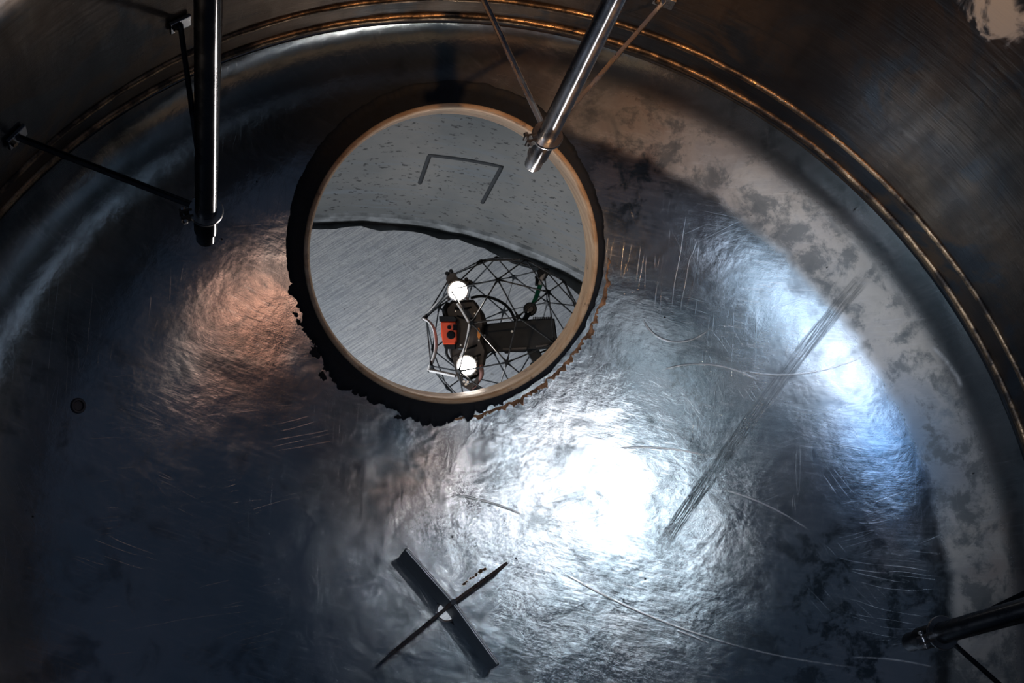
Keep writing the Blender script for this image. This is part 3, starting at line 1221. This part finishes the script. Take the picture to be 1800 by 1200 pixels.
body = prism('body_shell', [(786, 540), (797, 529), (834, 528), (846, 543), (852, 566), (850, 598), (857, 618), (853, 640), (843, 660), (826, 668), (806, 655), (796, 634), (791, 612), (786, 590)], 8, 56, M_GREY, 5)
prism('side_pod', [(838, 532), (852, 552), (858, 572), (846, 574), (836, 556)], 14, 48, M_BLK, 2, body)
prism('side_pod', [(846, 600), (862, 602), (874, 612), (858, 622), (850, 640), (842, 622)], 14, 46, M_BLK, 2, body)
for (x0, y0, x1, y1) in ((802, 543, 830, 541), (806, 556, 838, 560), (808, 612, 840, 606), (812, 630, 846, 622)):
    tube('cable', curve_pts([Q(x0, y0, 56), Q((x0 + x1) / 2, (y0 + y1) / 2 + 3, 61), Q(x1, y1, 56)]), 1.7 * K, M_BLK, body, 8)
for p in ((803, 548), (836, 552), (812, 606), (843, 598), (840, 634)):
    disc('screw', p[0], p[1], 55, 58.5, 1.6, M_CHROME, body, 0.3, 10)
# red camera head
head = prism('camera_head', [(779, 566), (803, 566), (806, 572), (806, 600), (803, 605), (783, 605), (780, 590)], 40, 84, M_RED, 2.5)
prism('head_cap', [(776, 557), (803, 557), (806, 561), (806, 566), (777, 566)], 38, 84, M_BLK, 1.5, head)
prism('head_cap', [(783, 605), (804, 605), (804, 613), (786, 613)], 38, 82, M_BLK, 1.5, head)
disc('lens', 796.5, 589, 83, 88, 6.2, M_GLASS, head)
disc('lens_ring', 796.5, 589, 82.5, 86, 7.4, M_BLK, head)
disc('small_lens', 793.5, 576, 83, 87, 3.4, M_GLASS, head, 0.4)
prism('sensor_window', [(800, 571), (806.5, 571), (806.5, 581), (800, 581)], 60, 86, M_GLASS, 0.6, head)
tube('head_arm', curve_pts([Q(788, 612, 60), Q(788, 622, 60), Q(795, 632, 56), Q(806, 640, 50)]), 2.6 * K, M_BLK, head, 10)
tube('head_arm', curve_pts([Q(787, 558, 60), Q(784, 546, 58), Q(790, 535, 50)]), 4.2 * K, M_BLK, head, 10)
# battery and electronics box
bat = prism('battery_box', [(850, 570), (936, 561), (974, 560), (981, 611), (926, 616), (922, 619), (850, 618)], -28, 30, M_BLK, 2.5)
for i in range(11):
    prism('cooling_fin', [(937 + i * 3.2, 557), (938.6 + i * 3.2, 557), (938.6 + i * 3.2, 563), (937 + i * 3.2, 563)], -20, 28, M_BLK, 0, bat, False)
disc('screw', 900, 582.5, 29, 32.5, 2.3, M_CHROME, bat, 0.4, 12)
disc('screw', 852.5, 589.5, 29, 32.5, 2.0, M_CHROME, bat, 0.4, 12)
disc('screw', 973.5, 604, 29, 32.5, 1.5, M_CHROME, bat, 0.4, 12)
prism('box_rail', [(884, 612), (926, 610), (926, 613), (884, 615)], 28, 33, M_GREY, 0.5, bat)
prism('box_rail', [(942, 607), (971, 604), (971, 607), (942, 610)], 28, 33, M_GREY, 0.5, bat)
prism('box_foot', [(885, 617), (896, 617), (893, 621), (888, 621)], 0, 26, M_BLK, 0.4, bat)
prism('connector', [(841, 578), (844, 576), (846.5, 590), (844, 597), (841, 592)], 54, 62, M_ORANGE, 0.6)
# curved guard arm
tube('guard_arm', curve_pts([Q(828, 524, 20), Q(848, 521, 16), (Q(868, 525, 10)), Q(886, 534, 2), Q(898, 547, -6), Q(906, 564, -12)]), 2.6 * K, M_BLK, dr_, 10)
# rear upper arm: wire, motor, guard block
tube('rotor_arm', curve_pts([Q(922, 562, 10), Q(928, 552, 2), Q(934, 544, -8)]), 5 * K, M_BLK, dr_, 10)
mo = disc('rotor_motor', 932, 543, -30, 2, 12, M_BLK, dr_, 2)
disc('motor_cap', 932, 543, 2, 6, 6, M_GREY, mo, 1)
disc('screw', 928, 548.5, 5, 8, 1.4, M_CHROME, mo, 0.3, 10)
tube('wire_sleeve', curve_pts([Q(938, 532, -10), Q(943, 521, -20), Q(947, 509, -28), Q(951, 498, -34)]), 4.2 * K, M_GREEN, dr_, 10)
tube('antenna_stub', curve_pts([Q(944, 500, -30), Q(945, 490, -34), Q(944, 484, -38)]), 3.6 * K, M_BLK, dr_, 10)
tube('clear_tip', curve_pts([Q(949, 500, -30), Q(952, 489, -36), Q(960, 478, -40)]), 3.6 * K, M_WHT, dr_, 10)
prism('guard_block', [(944, 474), (952, 468), (965, 469), (968, 476), (958, 492), (948, 486)], -62, -36, M_BLK, 2)
# lower rear arm
lo = prism('rotor_arm', [(924, 614), (944, 608), (956, 630), (938, 640)], -34, 4, M_BLK, 2.5)
m2 = disc('rotor_motor', 944, 646, -46, -4, 13, M_BLK, dr_, 2)
tube('rotor_arm', [Q(944, 622, -10), Q(974, 610, -20)], 1.6 * K, M_BLK, dr_, 8)

# the lamps
def lamp(cx, cy, z, r, tilt, idx):
    pod = disc('lamp_housing', cx, cy, z - 16, z, r * 1.12, M_GREY, dr_, 2)
    bm = bmesh.new()
    add_lathe(bm, [(r * K * 1.12, (z - 1) * K), (r * K * 1.12, (z + 3) * K), (r * K * 0.98, (z + 3.4) * K), (r * K * 0.90, (z + 0.5) * K)], Matrix.Translation(Q(cx, cy)), 32)
    rg = bm_obj('lamp_reflector', bm, M_CHROME, pod, True, 40)
    disc('led_panel', cx, cy, z, z + 1.6, r * 0.9, M_LED, pod, 0.3)
    for a in (40, 140, 220, 320):
        a = math.radians(a)
        bm = bmesh.new()
        add_disc(bm, 2.6 * K, (z - 12) * K, (z + 2) * K, Matrix.Translation(Q(cx + math.cos(a) * r * 1.3, cy + math.sin(a) * r * 1.3)), 12, .5 * K)
        bm_obj('housing_boss', bm, M_GREY, pod, True, 35)
    l = bpy.data.lights.new('lamp_light', 'SPOT')
    l.energy = 0.8
    l.spot_size = math.radians(80)
    l.spot_blend = 0.6
    l.color = (1.0, 0.86, 0.72)
    l.shadow_soft_size = 0.012
    lo_ = bpy.data.objects.new('lamp_light', l)
    COL.objects.link(lo_)
    lo_.parent = pod
    lo_.location = Q(cx, cy, z + 4)
    lo_.rotation_mode = 'QUATERNION'
    lo_.rotation_quaternion = CR.to_quaternion().inverted() @ Vector((0.12, 0.25, 1)).to_track_quat('-Z', 'Y')
    return pod


lamp(808, 514, 78, 16, 0, 0)
lamp(823, 641, 80, 16, 0, 1)
# upper lamp bracket
br = prism('lamp_bracket', [(788, 484), (794, 479), (803, 483), (807, 492), (820, 496), (828, 494), (832, 500), (824, 508), (794, 508), (787, 494)], 46, 66, M_GREY, 2)
for p in ((789, 484), (796, 480), (822, 494), (830, 499)):
    disc('bracket_knob', p[0], p[1], 60, 72, 3.4, M_BLK, br, 1, 14)
# lower lamp bracket, hose and clamp
lb = prism('lamp_bracket', [(798, 626), (806, 622), (812, 660), (822, 676), (836, 668), (846, 656), (852, 640), (842, 672), (828, 684), (814, 676), (804, 656)], 44, 64, M_GREY, 1)
tube('hose', curve_pts([Q(846, 640, 60), Q(848, 656, 62), Q(840, 670, 58), Q(829, 684, 50)]), 4.0 * K, simple('dull_pink_hose', (0.34, 0.18, 0.16), 0, 0.45), dr_, 12)
prism('hose_clamp', [(823, 692), (836, 673), (850, 680), (844, 690), (834, 701)], 30, 56, M_BLK, 1.5)
for p in ((818, 668), (821, 673), (824, 669)):
    disc('small_bulb', p[0], p[1], 62, 68, 2.4, M_CHROME, lb, .5, 12)
